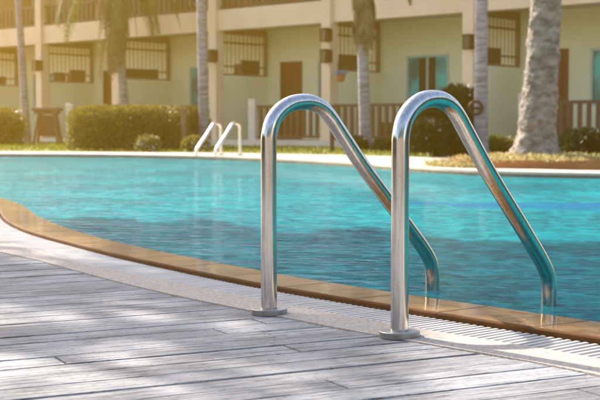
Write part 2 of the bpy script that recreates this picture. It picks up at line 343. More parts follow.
headD = [(6.0, -2.4), (3.4, -.15), (1.6, 1.93)]; headE = [(6.1, -2.25), (3.5, 0), (1.72, 2.06)]
headB = [(5.85, -2.55), (3.25, -.3), (1.42, 1.77)]; headA = [(5.7, -2.7), (3.1, -.45), (1.25, 1.62)]
cD = curve(d_px, DZ, headD, tailD); cE = curve(e_px, DZ, headE, tailE); cB = curve(b_px, 0, headB, tailB); cA = curve(a_px, 0, headA, tailA)
def nearest(pts, q):
    best = min(range(len(pts)), key=lambda i: (pts[i].x - q.x) ** 2 + (pts[i].y - q.y) ** 2); return best
def normals(pts):
    out = []
    for i in range(len(pts)):
        t = pts[min(i + 1, len(pts) - 1)] - pts[max(i - 1, 0)]; t.z = 0; t.normalize(); out.append(Vector((t.y, -t.x, 0)))   # towards the pool (right-to-left travel)
    return out
def match(src, dst):      # for every point of src the nearest point on dst, monotone
    out = []; j = 0
    for p in src:
        while j + 1 < len(dst) and (dst[j + 1].xy - p.xy).length <= (dst[j].xy - p.xy).length: j += 1
        out.append(dst[j])
    return out
# base ground and setting sheets
def sheet(name, pts, z, m):
    o = mesh_obj(name, [(p[0], p[1], z) for p in pts], [tuple(range(len(pts)))], m)
    bm = bmesh.new(); bm.from_mesh(o.data); bmesh.ops.triangulate(bm, faces=bm.faces); bm.normal_update()
    for f in bm.faces:
        if f.normal.z < 0: f.normal_flip()
    bm.to_mesh(o.data); bm.free(); return struct(o)
sheet('ground', [(-900, -900), (900, -900), (900, 900), (-900, 900)], -.06, M['soil'])
# paved terrace base round the near side (below the boards)
sheet('terrace', [(p.x, p.y) for p in cB] + [(-14, 12.4), (-14, -8), (9, -8), (9, -3)], -.028, M['groove'])
# far pool edge
far_px = [(0, 153.6), (60, 153.8), (100, 154.1), (140, 154.6), (180, 155.4), (215, 156.2), (240, 157.1), (270, 158.2), (300, 159.6), (330, 161.2), (360, 163.1), (400, 166), (450, 169.4), (500, 171.6), (550, 172.7), (600, 173.6)]
FZ = .07
farL = smooth_line(resample([Vector((-15, 21.4, FZ)), Vector((-9, 21.9, FZ))] + [Vector(G(x, y, FZ)) for x, y in far_px] + [Vector((5, 12.0, FZ)), Vector((9, 11.6, FZ))], .2), 20)
sheet('garden_ground', [(p.x, p.y + .25) for p in farL] + [(60, 11.6), (60, 90), (-60, 90), (-60, 21.6)], .03, M['soil'])
water_pts = [(p.x, p.y) for p in cE] + [(-13, 13.2), (-15, 15), (-15, 21.4)] + [(p.x, p.y) for p in farL[1:]] + [(9, -3.0)]
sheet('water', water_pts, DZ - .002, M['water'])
# near coping tiles and brown edge
mb = MB(); lp = MB(); mE = match(cD, cE)
tl = .3; acc = 0; tone = .5; W_ = .004
for i in range(len(cD) - 1):
    a, b = cD[i], cD[i + 1]; ea, eb = mE[i], mE[i + 1]
    acc += (b - a).length
    rows = 5
    for k in range(rows):
        q = [a.lerp(ea, k / rows), b.lerp(eb, k / rows), b.lerp(eb, (k + 1) / rows), a.lerp(ea, (k + 1) / rows)]
        mb.add([(v.x, v.y, DZ) for v in q], [(0, 1, 2, 3)], tone)
    n = Vector(((a.y - b.y), (b.x - a.x), 0)).normalized() * .006    # rounded nose of the tile
    pr = [(0, DZ), (.004, DZ - .002), (.006, DZ - .006), (.006, -.04)]
    o1 = (a - ea); o1.z = 0; o1.normalize(); o2 = (b - eb); o2.z = 0; o2.normalize()
    for (r0, z0), (r1, z1) in zip(pr, pr[1:]):
        lp.add([(a.x + o1.x * r0, a.y + o1.y * r0, z0), (b.x + o2.x * r0, b.y + o2.y * r0, z0), (b.x + o2.x * r1, b.y + o2.y * r1, z1), (a.x + o1.x * r1, a.y + o1.y * r1, z1)], [(3, 2, 1, 0)], tone)
    if acc > tl: acc = 0; tone = random.random()
struct(mb.build('pool_coping', M['coping'])); struct(lp.build('coping_edge', M['lip']))
# joints between coping tiles
jt = MB(); acc = 0
jx = nearest(cD, G(554, 329.5, 0)); 
for i in range(jx % 7, len(cD) - 1, 7):
    a, e = cD[i], mE[i]; t = (cD[i + 1] - a); t.z = 0; t = t.normalized() * .0024
    a2 = a + (a - e).normalized() * .0065
    jt.add([(a.x - t.x, a.y - t.y, DZ + .0006), (a.x + t.x, a.y + t.y, DZ + .0006), (e.x + t.x, e.y + t.y, DZ + .0006), (e.x - t.x, e.y - t.y, DZ + .0006)], [(0, 1, 2, 3)])
    jt.add([(a2.x - t.x, a2.y - t.y, 0), (a2.x + t.x, a2.y + t.y, 0), (a2.x + t.x, a2.y + t.y, DZ - .004), (a2.x - t.x, a2.y - t.y, DZ - .004)], [(0, 1, 2, 3)])
struct(jt.build('tile_joints', M['trough']))
# drain grate: white slats across the channel
mD = match(cB, cD); mA = match(cB, cA)
strip = MB(); tr = MB()
for i in range(len(cB) - 1):
    a, b, c, d = cB[i], cB[i + 1], mA[i + 1], mA[i]
    q = [(a, b, d, c)]
    strip.add([(a.x, a.y, -.05), (b.x, b.y, -.05), (b.x, b.y, .003), (a.x, a.y, .003), (d.x, d.y, .003), (c.x, c.y, .003), (d.x, d.y, -.03), (c.x, c.y, -.03)], [(0, 1, 2, 3), (3, 2, 5, 4), (4, 5, 7, 6)])
    e, f = mD[i], mD[i + 1]
    tr.add([(a.x, a.y, -.045), (b.x, b.y, -.045), (f.x, f.y, -.045), (e.x, e.y, -.045)], [(0, 1, 2, 3)])
struct(strip.build('concrete_strip', M['strip'])); struct(tr.build('drain_channel', M['trough']))
sg = MB(); seg = resample([Vector((p.x, p.y, 0)) for p in cB], .0255)
segD = match(seg, cD); nn = normals(seg)
for i in range(2, len(seg) - 2):
    p = seg[i]
    if p.y > 11 or p.y < 1.2: continue
    q = segD[i]; L_ = (q.xy - p.xy).length
    t = Vector((seg[i + 1].x - seg[i - 1].x, seg[i + 1].y - seg[i - 1].y, 0)).normalized(); dirn = Vector((q.x - p.x, q.y - p.y, 0)); 
    nrm = Vector((t.y, -t.x, 0)); 
    if nrm.dot(dirn) < 0: nrm = -nrm
    l = dirn.dot(nrm) - .012; hw = .0073; z1 = .0015 + random.uniform(-.0004, .0003); z0 = -.02; s0 = p + nrm * .004; s1 = p + nrm * l
    c_ = .0018
    vs = [s0 - t * hw, s0 + t * hw, s1 + t * hw, s1 - t * hw]
    ti = [s0 - t * (hw - c_), s0 + t * (hw - c_), s1 + t * (hw - c_), s1 - t * (hw - c_)]
    sg.add([(v.x, v.y, z0) for v in vs] + [(v.x, v.y, z1 - c_) for v in vs] + [(v.x, v.y, z1) for v in ti],
           [(0, 1, 5, 4), (1, 2, 6, 5), (2, 3, 7, 6), (3, 0, 4, 7), (4, 5, 9, 8), (5, 6, 10, 9), (6, 7, 11, 10), (7, 4, 8, 11), (8, 9, 10, 11)], random.random())
tag(sg.build('drain_grate', M['grate'], origin=(0, 4, 0)), 'long white slatted overflow grate curving along the brown pool edge', 'drain grate')
# boards
u = Vector((.891, .454, 0)); v_ = Vector((-.454, .891, 0))
cM = [(a.lerp(b, .25)) for a, b in zip(cB, mA)]
uvM = [(p.dot(u), p.dot(v_)) for p in cM]
def u_end(v):
    best = None
    for (u0, v0), (u1, v1) in zip(uvM, uvM[1:]):
        if (v0 - v) * (v1 - v) <= 0 and v0 != v1:
            x = u0 + (u1 - u0) * (v - v0) / (v1 - v0)
            best = x if best is None else min(best, x)
    return best
bd = MB(); BW = .103
def lat(v, uu, s): return v + s * max(.0010, .0028 + .0040 * noise.noise(Vector((uu * .9, v * 9, 1))) + .003 * noise.noise(Vector((uu * 9, v * 9, 5))))
i0 = -30
while i0 < 100:
    v0 = i0 * BW + .012; v1 = v0 + BW; i0 += 1
    e0, e1 = u_end(v0), u_end(v1)
    if e0 is None or e1 is None: continue
    x = -6.5 + random.uniform(0, 1.6)
    while x < max(e0, e1):
        L_ = random.choice([2.4, 3.0, 3.6, 4.2]); xe = x + L_
        zt = random.uniform(-.0025, 0); tone = random.random(); n = max(2, int((min(xe, max(e0, e1)) - x) / .09))
        top = []; 
        for k in range(n + 1):
            for vv, s, ee in ((v0, 1, e0), (v1, -1, e1)):
                uu = x + (min(xe, ee) - x) * k / n - (.002 if k == n else 0)
                if uu < x: uu = x
                top.append((uu, lat(vv, uu, s)))
        vs = []
        for j, (a_, b_) in enumerate(top):
            s = 1 if j % 2 == 0 else -1
            p = u * a_ + v_ * (b_ + s * .0018); vs.append((p.x, p.y, zt))
            p = u * a_ + v_ * b_; vs.append((p.x, p.y, zt - .0025)); vs.append((p.x, p.y, -.03))
        fs = []
        for k in range(n):
            A, B = 6 * k, 6 * (k + 1)
            fs += [(A, B, B + 3, A + 3), (A + 1, B + 1, B, A), (A + 2, B + 2, B + 1, A + 1), (A + 3, B + 3, B + 4, A + 4), (A + 4, B + 4, B + 5, A + 5)]
        fs += [(0, 3, 4, 1), (1, 4, 5, 2), (6 * n + 3, 6 * n, 6 * n + 1, 6 * n + 4), (6 * n + 4, 6 * n + 1, 6 * n + 2, 6 * n + 5)]
        bd.add(vs, fs, tone); x = xe + .0035
struct(bd.build('deck', M['board']))

# ------------------------------------------------------------------ pool ladders
PROF = [(0, 0), (0, .1), (0, .25), (0, .40), (0, .475), (.0015, .508), (.013, .545), (.038, .574), (.078, .596), (.122, .603), (.160, .600), (.195, .586), (.224, .562), (.252, .530), (.29, .486), (.35, .418), (.43, .335), (.50, .264), (.555, .207), (.594, .166), (.622, .133), (.640, .105), (.648, .075), (.65, .03), (.65, -.1), (.65, -.35)]
def spline(pr, n=6):
    P = [Vector((a, 0, b)) for a, b in pr]; P = [P[0]] + P + [P[-1]]; out = []
    for i in range(1, len(P) - 2):
        a, b, c, d = P[i - 1:i + 3]
        for k in range(n):
            t = k / n; out.append(.5 * ((2 * b) + (c - a) * t + (2 * a - 5 * b + 4 * c - d) * t * t + (3 * b - a - 3 * c + d) * t ** 3))
    out.append(P[-1]); return out
def ladder(foot_l, foot_r, tip_l, tip_r, rad, hs, z0, label, group, m_=None):
    """feet and water-entry points of both rails"""
    c = (foot_l + foot_r) / 2; root = empty('pool_ladder', (c.x, c.y, z0)); tag(root, label, 'pool ladder', group)
    rails = []
    for ft, tp in ((foot_l, tip_l), (foot_r, tip_r)):
        d = (tp - ft); d.z = 0; n = d.length; d.normalize()
        m = MB(); pts = [Vector((0, 0, 0)) + d * (p.x / .65 * n) + Vector((0, 0, p.z * hs)) for p in spline(PROF)]
        m.tube(pts, rad, 32); r = m.build('handrail', m_ or M['steel'], root, smooth=True); r.location = (ft.x - c.x, ft.y - c.y, 0)
        fl = MB(); k = rad / .0226
        fl.lathe([(.0505 * k, 0), (.0515 * k, .001), (.0515 * k, .0150), (.0500 * k, .0165), (.0235 * k, .0172), (.0229 * k, .0172)], n=56)
        f = fl.build('flange', M['flange'], r, smooth=False)
        rails.append((d, n))
    for k in range(2):
        d, n = rails[0]; t = MB(); a = tip_l - c; b = tip_r - c; s = (b - a).normalized(); w = d * .045
        z = -.12 - .2 * k
        vs = [a - w, b - w, b + w, a + w]
        t.add([(q.x, q.y, z - z0) for q in vs] + [(q.x, q.y, z + .02 - z0) for q in vs], [(3, 2, 1, 0), (4, 5, 6, 7), (0, 1, 5, 4), (1, 2, 6, 5), (2, 3, 7, 6), (3, 0, 4, 7)])
        t.build('step', M['steel'], root)
    return root
fl_, fr_ = G(269, 314, 0), G(399.5, 337, 0); tl_, tr_ = G(432.5, 290, .015), G(549, 305.5, .015)
ladder(fl_, fr_, tl_, tr_, .0226, 1.0, 0.0, 'large shiny steel pool ladder standing on the deck in the foreground', 'pool ladders')
c0 = G(240, 155.2, FZ); c0 = Vector((c0.x, c0.y, 0)); sv = Vector((-.33, .30, 0)); fv = Vector((-.36, -.60, 0))
ladder(c0 + sv, c0, c0 + sv + fv, c0 + fv, .0235, .87, FZ, 'small pale ladder on the far side of the pool in front of the hedge', 'pool ladders', M['shiny'])

# ------------------------------------------------------------------ far bank: coping, band of tile, paving, lawn
fc = MB(); bt = MB()
for a, b in zip(farL, farL[1:]):
    d = (b - a).normalized(); n = Vector((-d.y, d.x, 0))
    if n.y < 0: n = -n
    i_a, i_b, o_a, o_b = a, b, a + n * .42, b + n * .42
    fc.add([(i_a.x, i_a.y, FZ), (i_b.x, i_b.y, FZ), (o_b.x, o_b.y, FZ), (o_a.x, o_a.y, FZ), (o_a.x, o_a.y, .0), (o_b.x, o_b.y, .0), (i_a.x, i_a.y, FZ - .025), (i_b.x, i_b.y, FZ - .025)], [(0, 1, 2, 3), (3, 2, 5, 4), (6, 7, 1, 0)])
    a2, b2 = a + n * .012, b + n * .012
    bt.add([(a2.x, a2.y, -.05), (b2.x, b2.y, -.05), (b2.x, b2.y, FZ - .025), (a2.x, a2.y, FZ - .025)], [(0, 1, 2, 3)])
struct(fc.build('far_coping', M['pave'])); struct(bt.build('tile_band', M['bandtile']))
pave_px = [(600, 170.2), (575, 170.0), (540, 169), (505, 168.2), (488, 166), (480, 160.5), (450, 158.6), (420, 157.2), (380, 156), (340, 155), (300, 154.2), (240, 153.2), (200, 152.6), (140, 152.2), (80, 151.8), (0, 151.4)]
pv = [G(x, y, .066) for x, y in pave_px]
sheet('paving', [(p.x, p.y + .2) for p in farL[3:-3]] + [(9, 12.6)] + [(p.x, p.y) for p in pv] + [(-14, 25)], .066, M['pave'])
lw = [G(x, y, .045) for x, y in [(-20, 151), (60, 151.6), (120, 152.2), (220, 152.8), (320, 154.4), (400, 156.5), (430, 157.5), (440, 152), (380, 149), (300, 147.6), (200, 146.5), (110, 144), (60, 141.5), (-20, 141.5)]]
sheet('lawn', [(p.x, p.y) for p in lw], .045, M['lawn'])
gr = MB()
def in_poly(x, y, P):
    c = False; j = len(P) - 1
    for i in range(len(P)):
        if (P[i][1] > y) != (P[j][1] > y) and x < (P[j][0] - P[i][0]) * (y - P[i][1]) / (P[j][1] - P[i][1]) + P[i][0]: c = not c
        j = i
    return c
LP = [(p.x, p.y) for p in lw]; x0, x1 = min(p[0] for p in LP), max(p[0] for p in LP); y0, y1 = min(p[1] for p in LP), max(p[1] for p in LP)
k = 0
while k < 9000:
    x, y = random.uniform(x0, x1), random.uniform(y0, y1)
    if not in_poly(x, y, LP): continue
    k += 1; gr.leaf((x, y, .045), (random.uniform(-.6, .6), random.uniform(-.6, .6), 1), .03, random.uniform(.04, .09), random.random())
g_ = gr.build('grass', leaf_mat('grass_blade', (.10, .13, .02), (.26, .27, .04), (.4, .38, .07))); g_['kind'] = 'stuff'

# ------------------------------------------------------------------ resort building (local x along the front, local y into the building)
B = empty('resort_building', (-9.49, 39.2, 0), math.atan2(-.668, .744))
tag(B, 'two storey cream and apricot resort building with brown balcony rails behind the garden', 'building')
PIL = [-17.8, -13.8, -9.8, -5.8, -1.8, 2.2, 5.78, 9.74, 13.66, 17.76, 21.8, 25.8]
Z0, ZS, ZF, ZU, R = .2, 3.05, 3.58, 6.1, 2.0
def part(name, m, boxes, parent=B, bev=0):
    q = MB()
    for b in boxes: q.box(*b)
    o = q.build(name, m, parent, origin=None)
    if bev: bevel(o, bev)
    return o
part('porch_floor', M['white'], [(-18, 26, -.12, R + 6, -.05, Z0)])
part('balcony_slab', M['trim'], [(-18, 26, 0, .16, ZS, ZF)])
part('balcony_floor', M['ceil'], [(-18, 26, .163, R + 6, ZS + .12, ZS + .3)])
part('soffit_beam', M['ceil'], [(-18, 26, .163, .4, ZS - .0, ZS + .117)])
part('roof', M['roof'], [(-18.8, 26.8, -.9, 8.9, ZU, ZU + .18)])
rf = MB(); rf.add([(-18.8, -.9, ZU + .183), (26.8, -.9, ZU + .183), (26.8, 8.9, ZU + .183), (-18.8, 8.9, ZU + .183), (-15, 4, ZU + 2.2), (23, 4, ZU + 2.2)], [(0, 1, 5, 4), (1, 2, 5), (2, 3, 4, 5), (3, 0, 4)])
rf.build('roof_slope', M['roof'], B)
def lamp_on(t, z):
    q = MB(); q.box(t - .09, t + .09, -.17, -.087, z - .02, z + .28); q.box(t - .095, t + .095, -.35, -.17, z + .24, z + .29); q.box(t - .095, t + .095, -.35, -.17, z - .04, z + .0)
    for dx in (-.09, .07):
        for dy in (-.35, -.19): q.box(t + dx, t + dx + .02, dy, dy + .02, z, z + .24)
    o = q.build('wall_lamp', M['lamp'], B); g = MB(); g.box(t - .065, t + .065, -.33, -.2, z + .002, z + .238); g.build('lamp_glass', M['lampglass'], o)
for i, t in enumerate(PIL, -2):
    q = MB(); q.box(t - .14, t + .14, -.09, .20, -.04, ZU)
    q.box(t - .16, t + .16, -.11, .22, -.05, .3)
    q.build('pillar', M['trim'], B)
    if i in (3, 5, 7): lamp_on(t + .13, 2.25)
    if i in (4, 6): lamp_on(t + .13, 2.1); lamp_on(t + .13, 2.6)
def opening_wall(t0, t1, zb, zt, opens, m, name='wall'):
    q = MB(); xs = t0
    for a, b, z0, z1 in sorted(opens):
        q.box(xs, a, R, R + .18, zb, zt)
        if z0 > zb: q.box(a, b, R, R + .18, zb, z0)
        q.box(a, b, R, R + .18, z1, zt); xs = b
    q.box(xs, t1, R, R + .18, zb, zt); q.build(name, m, B)
def window(a, b, z0, z1):
    q = MB(); w = .06
    for bx in ((a, b, R - .02, R + .1, z0, z0 + w), (a, b, R - .02, R + .1, z1 - w, z1), (a, a + w, R - .02, R + .1, z0 + w, z1 - w), (b - w, b, R - .02, R + .1, z0 + w, z1 - w), ((a + b) / 2 - .03, (a + b) / 2 + .03, R - .02, R + .1, z0 + w, z1 - w)): q.box(*bx)
    fr = q.build('window', M['frame'], B)
    g = MB(); g.box(a + w, b - w, R + .03, R + .045, z0 + w, z1 - w); g.build('pane', M['glass'], fr)
    c = MB(); mid = (a + b) / 2
    n = 14; vs = []; 
    for k in range(n + 1):
        x = mid - .28 + .5 * k / n; y = R + .028 - .0 * 0 + .0; vs += [(x, R + .024 - .012 * (k % 2), z0 + w + .02), (x, R + .024 - .012 * (k % 2), z1 - w - .01)]
    c.add(vs, [(2 * k, 2 * k + 2, 2 * k + 3, 2 * k + 1) for k in range(n)]); c.build('curtain', M['curtain'], fr)
def door(a, b, z0, z1, m=M['door']):
    q = MB(); q.box(a, a + .06, R - .03, R + .12, z0, z1); q.box(b - .06, b, R - .03, R + .12, z0, z1); q.box(a + .06, b - .06, R - .03, R + .12, z1 - .06, z1)
    q.box(a + .063, b - .063, R + .04, R + .09, z0 + .002, z1 - .063)
    for zz in (z0 + .15, z0 + 1.1): q.box(a + .16, b - .16, R + .025, R + .038, zz, zz + .8)
    d = q.build('door', m, B); h = MB(); h.tube([(b - .13, R + .03, z0 + 1.0), (b - .13, R - .03, z0 + 1.0), (b - .24, R - .03, z0 + 1.0)], .012, 8); h.build('handle', M['steel'], d)
for i in range(len(PIL) - 1):
    t = PIL[i]; t1 = PIL[i + 1]; D = i % 2 == 1
    if i == 9: D = True
    ops = [(t + .52, t + 1.3, Z0, 2.29), (t + 1.85, t + 3.1, 1.0, 2.27)] if D else [(t + .86, t + 2.15, .9, 2.3), (t + 2.7, t + 3.45, Z0, 2.29)]
    opening_wall(t + .06, t1 - .06, Z0, ZS + .12, ops, M['wall'])
    for o_ in ops:
        (door if o_[2] == Z0 else window)(*o_)
    ups = [(a, b, z0 + 3.15, z1 + 3.15) for a, b, z0, z1 in ops]
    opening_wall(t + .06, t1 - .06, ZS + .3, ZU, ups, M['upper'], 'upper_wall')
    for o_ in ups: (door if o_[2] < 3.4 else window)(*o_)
for i, t in enumerate(PIL, -2):
    # partition: solid below, barred timber screen above
    part('partition', M['wall'], [(t - .057, t + .057, .223, R + 6, Z0, 1.9)])
    part('upper_partition', M['trim'], [(t - .057, t + .057, .223, R + 6, ZS + .3, ZU)])
    part('partition_back', M['wall'], [(t - .057, t + .057, R - .02, R + 6, 1.9, ZS + .12)])
    q = MB(); w = .045
    q.box(t - .05, t + .05, .25, R - .03, 1.9, 1.9 + w); q.box(t - .05, t + .05, .25, R - .03, 2.98, 3.16); q.box(t - .05, t + .05, .25, .25 + w, 1.9 + w, 2.98); q.box(t - .05, t + .05, R - .1, R - .03, 1.9 + w, 2.98)
    q.box(t - .035, t + .035, .33, R - .1, 2.74, 2.79); q.box(t - .035, t + .035, .33, R - .1, 2.12, 2.16)
    s = q.build('screen', M['wood2'], B); q = MB()
    for k in range(9): y = .45 + k * .155; q.box(t - .01, t + .01, y, y + .02, 1.97, 2.98)
    q.build('bars', M['bars'], s)
    for (a_, b_, zt_) in ([(.45, .85, 2.2), (1.05, 1.6, 2.3)] if i == 3 else [(.3, 1.45, 2.2)] if i in (2, 4) else [(.95, 1.6, 2.32)] if i == 5 else [(.35, 1.1, 2.3)]):
        q = MB(); q.box(t + .036, t + .10, a_, b_, 1.95, zt_); q.build('dark_panel', M['wood'], s)
def railing(t0, t1, y, zb, zt, name='railing', m=M['wood'], gap=.21, bw=.085, extra=None):
    q = MB(); q.box(t0, t1, y - .04, y + .04, zt - .07, zt); q.box(t0, t1, y - .03, y + .03, zb + .06, zb + .12)
    n = int((t1 - t0) / gap)
    for k in range(n): x = t0 + (k + .3) * gap; q.box(x, x + bw, y - .025, y + .025, zb + .121, zt - .071)
    return q.build(name, m, B)
for i in range(len(PIL) - 1):
    t, t1 = PIL[i] + .175, PIL[i + 1] - .175
    railing(t, t1, .08, ZF - .03, ZF + .62, 'balcony_railing')
    D = i % 2 == 1 or i == 9
    if D:
        railing(t + 1.35, t1, .06, Z0, 1.08, 'porch_railing')
        part('gate_post', M['white'], [(t + 1.1, t + 1.33, -.05, .17, Z0, 1.25)])
    else:
        railing(t, t1 - 1.1, .06, Z0, 1.08, 'porch_railing')
# brown skirting on the porch wall
for t in PIL[:-1]: part('skirting', M['wood2'], [(t + .09, t + .5, R - .025, R - .002, Z0, Z0 + .45)])
# hanging pot beside the pillar right of the middle
hp = V(340, 82, 29.9); q = MB(); q.lathe([(.05, 0), (.09, .03), (.12, .14), (.125, .16), (.10, .16)], n=16)
pr = q.build('hanging_pot', M['pot'], origin=None); pr.location = (hp.x, hp.y - .35, 2.0 - .4); tag(pr, 'small orange flower pot hanging beside the porch pillar behind the middle palm', 'flower pot')
q = MB()
for k in range(60): q.leaf((random.uniform(-.1, .1), random.uniform(-.1, .1), .16), (random.uniform(-1, 1), random.uniform(-1, 1), random.uniform(.2, 1)), .05, .16, random.random())
q.build('blossom', M['blue'], pr)
q = MB()
for a in range(3):
    an = a * 2.094; q.tube([(.12 * math.cos(an), .12 * math.sin(an), .15), (0, 0, .6)], .006, 6)
q.tube([(0, 0, .6), (0, 0, ZS - pr.location.z)], .006, 6); q.build('hanger', M['lamp'], pr)

# ------------------------------------------------------------------ vegetation
def hedge(name, boxes, label, cat, lm, n, size=.09, group=None, flowers=0, pw=3.0):
    """boxes: (centre, half sizes) lumps; leaves on and in each lump"""
    c0 = boxes[0][0]; root = empty(name, (c0[0], c0[1], .04)); tag(root, label, cat, group)
    q = MB(); cr = MB(); fl = MB()
    tot = sum(h[0] * h[2] + h[1] * h[2] for _, h in boxes)
    for c, h in boxes:
        rel = Vector((c[0] - c0[0], c[1] - c0[1], c[2] - .04))
        n0 = len(cr.v); cr.ball(rel, 1, 10, 18)
        for j in range(n0, len(cr.v)):
            d = cr.v[j] - rel; f = (abs(d.x) ** pw + abs(d.y) ** pw + abs(d.z) ** pw) ** (-1 / pw) * (1 + .08 * noise.noise(d * 4))
            cr.v[j] = rel + Vector((d.x * h[0] * .80, d.y * h[1] * .72, d.z * h[2] * .82)) * f
        k = int(n * (h[0] * h[2] + h[1] * h[2]) / tot)
        for _ in range(k):
            d = Vector((random.gauss(0, 1), random.gauss(0, 1), random.gauss(0, 1))).normalized()
            e = d / (abs(d.x) ** pw + abs(d.y) ** pw + abs(d.z) ** pw) ** (1 / pw)
            lump = 1 + (.16 if pw < 5 else .06) * noise.noise(Vector((e.x * 3 + c[0], e.y * 3, e.z * 3)))
            rr = random.uniform(.74, 1.04) * lump
            p = rel + Vector((e.x * h[0], e.y * h[1], e.z * h[2])) * rr
            if p.z < 0: continue
            tone = min(1, max(0, random.gauss(.42, .15) + .3 * noise.noise(p * 1.7 + Vector(c))))
            q.leaf(p, d + Vector((random.uniform(-.8, .8), random.uniform(-.8, .8), random.uniform(-.3, .9))), size * random.uniform(.5, .8), size * random.uniform(.8, 1.5), tone)
            if flowers and random.random() < flowers:
                for _k in range(5): fl.leaf(p + d * .03, (random.uniform(-1, 1), random.uniform(-1, 1), random.uniform(-1, 1)), .03, .04, .5)
    q.build('foliage', lm, root); cr.build('stem', M['core'], root, smooth=True)
    if flowers: fl.build('blossom', M['petal'], root)
    return root
def hx(px, Y): return (px - 300) / F * Y
def hz(py, Y): return H - (py - 127) / F * Y
def lump(pa, pb, pt, pbm, Y, dy):
    xa, xb = hx(pa, Y), hx(pb, Y); zt, zb = hz(pt, Y), .0
    return ((xa + xb) / 2, Y, (zt + zb) / 2), ((xb - xa) / 2, dy, (zt - zb) / 2)
hedge('clipped_hedge', [lump(75, 184, 108, 150.5, 25.9, .8)], 'long clipped golden brown hedge left of the far pool ladder', 'hedge', M['hedge'], 22000, size=.06, pw=7.0)
hedge('clipped_hedge', [lump(183, 208, 108, 148, 27.2, .6)], 'short reddish hedge just behind the far pool ladder', 'hedge', M['hedge'], 4000, size=.06, pw=7.0)
hedge('clipped_hedge', [lump(-30, 21, 110, 146, 32, .7)], 'low brown hedge at the far left behind the first slim palm', 'hedge', M['hedge'], 5000, size=.07, pw=7.0)
hedge('shrub', [lump(417, 452, 101, 152, 22, .5), lump(440, 474, 90, 152, 22.4, .5), lump(412, 440, 124, 153, 21.3, .4)], 'dark green leafy shrub with pale flowers between the ladder top and the grey palm', 'shrub', M['shrub'], 6500, size=.11, flowers=.012)
hedge('shrub', [lump(565, 604, 133, 156, 16.6, .4)], 'low dark green shrub just right of the thick palm base', 'shrub', M['shrub'], 2600, size=.08)
hedge('shrub', [lump(345, 366, 139, 153, 24.2, .3), lump(375, 392, 141, 154, 24, .3)], 'small low shrub at the foot of the blue grey palm', 'shrub', M['shrub'], 1500, size=.08)
hedge('shrub', [lump(478, 512, 140, 152, 22.6, .35)], 'low brownish plants at the wall left of the thick palm', 'shrub', M['hedge'], 1500, size=.09)
hedge('flowering_plant', [lump(184, 206, 138, 150, 24.5, .3)], 'low flowering plant between the hedge and the far ladder', 'plant', M['hedge'], 900, size=.07, flowers=.1)
hedge('flowering_plant', [lump(138, 158, 138, 151, 24.4, .25)], 'low pale flowering plant in front of the middle of the long hedge', 'plant', M['hedge'], 900, size=.07, flowers=.16)

hedge('added_hedge', [((-9.5, 3.0, 1.2), (.7, 7.0, 1.25))], 'added tall green hedge on the left, outside the frame, reflected in the rails', 'hedge', M['shrub'], 5000, size=.2, pw=7.0)  # unseen hedges added on both sides for dark bands in the steel
hedge('added_hedge', [((11.2, 3.0, 1.3), (.8, 8.0, 1.35))], 'added tall green hedge on the right, outside the frame, reflected in the rails', 'hedge', M['shrub'], 5000, size=.2, pw=7.0)

def frond(q, base, az, el, ln, droop, nl=22, lw=.05, ll=.45, tone=.5):
    d = Vector((math.cos(az) * math.cos(el), math.sin(az) * math.cos(el), math.sin(el))); p = Vector(base); pts = [p.copy()]
    st = ln / nl
    for k in range(nl):
        d = (d + Vector((0, 0, -droop * st / ln * (1 + k / nl)))).normalized(); p = p + d * st; pts.append(p.copy())
        side = d.cross(Vector((0, 0, 1)));
        if side.length < .05: side = Vector((-math.sin(az), math.cos(az), 0))
        side.normalize(); up = side.cross(d)
        if k > 2:
            l = ll * math.sin(math.pi * min(1, (k + 1.5) / (nl + 2))) ** .6
            for s in (-1, 1):
                dl = (side * s + d * .7 - Vector((0, 0, .5 + random.uniform(0, .5)))).normalized()
                w = d * lw * .5
                q.add([p - w, p + w, p + dl * l], [(0, 1, 2)], min(1, max(0, tone + random.uniform(-.2, .2))))
    q.tube(pts, [.02 - .015 * k / nl for k in range(nl + 1)], 5, tone=tone)
def palm(foot, top, rad, label, m=M['trunk'], crown=3.0, skirt=None, flare=1.25, nf=16, ringh=.09, rough=.03, group='palms along the far bank', sub=14, droop=1.9):
    foot = Vector(foot); top = Vector(top); root = empty('palm_tree', foot); tag(root, label, 'palm tree', group)
    n = int((top - foot).length / ringh * 2); q = MB(); pts = []; rr = []
    for k in range(n + 1):
        t = k / n; p = (top - foot) * t; bend = Vector((.12 * math.sin(t * 2.6 + rad * 30), 0, 0)) * (top - foot).length / 8; bend -= Vector((.12 * math.sin(rad * 30), 0, 0)) * (top - foot).length / 8
        pts.append(p + bend * 0.5); fl = 1 + (flare - 1) * math.exp(-t * (top - foot).length / .28)
        rr.append(rad * fl * (1 - .16 * t) * (1 + (rough if k % 2 else -rough) * random.uniform(.2, 1.6)))
    pts[0].z -= .1
    q.tube(pts, rr, sub, jit=rough * .8); q.build('trunk', m, root, smooth=True)
    tp = pts[-1]; q = MB()
    for k in range(nf):
        az = k * 2.399 + rad * 10; el = 1.15 - 1.25 * (k / nf) + random.uniform(-.1, .1)
        frond(q, tp, az, el, crown * random.uniform(.85, 1.1), droop, tone=random.uniform(.3, .8), ll=crown * .2, lw=.11)
    q.build('crown', M['frond'], root)
    if skirt:
        q = MB()
        for k in range(skirt[2]):
            az = random.uniform(0, 6.28); z = random.uniform(skirt[0], skirt[1]); f = (z - foot.z) / (top.z - foot.z); p = pts[0].lerp(tp, f)
            frond(q, p, az, random.uniform(-1.2, -.2), random.uniform(.7, 1.2) * skirt[3], 2.8, nl=10, ll=.3, lw=.10, tone=random.random())
        q.build('dead_fronds', M['dead'], root)
    return root
def pt(px, py, Y): return V(px, py, Y)
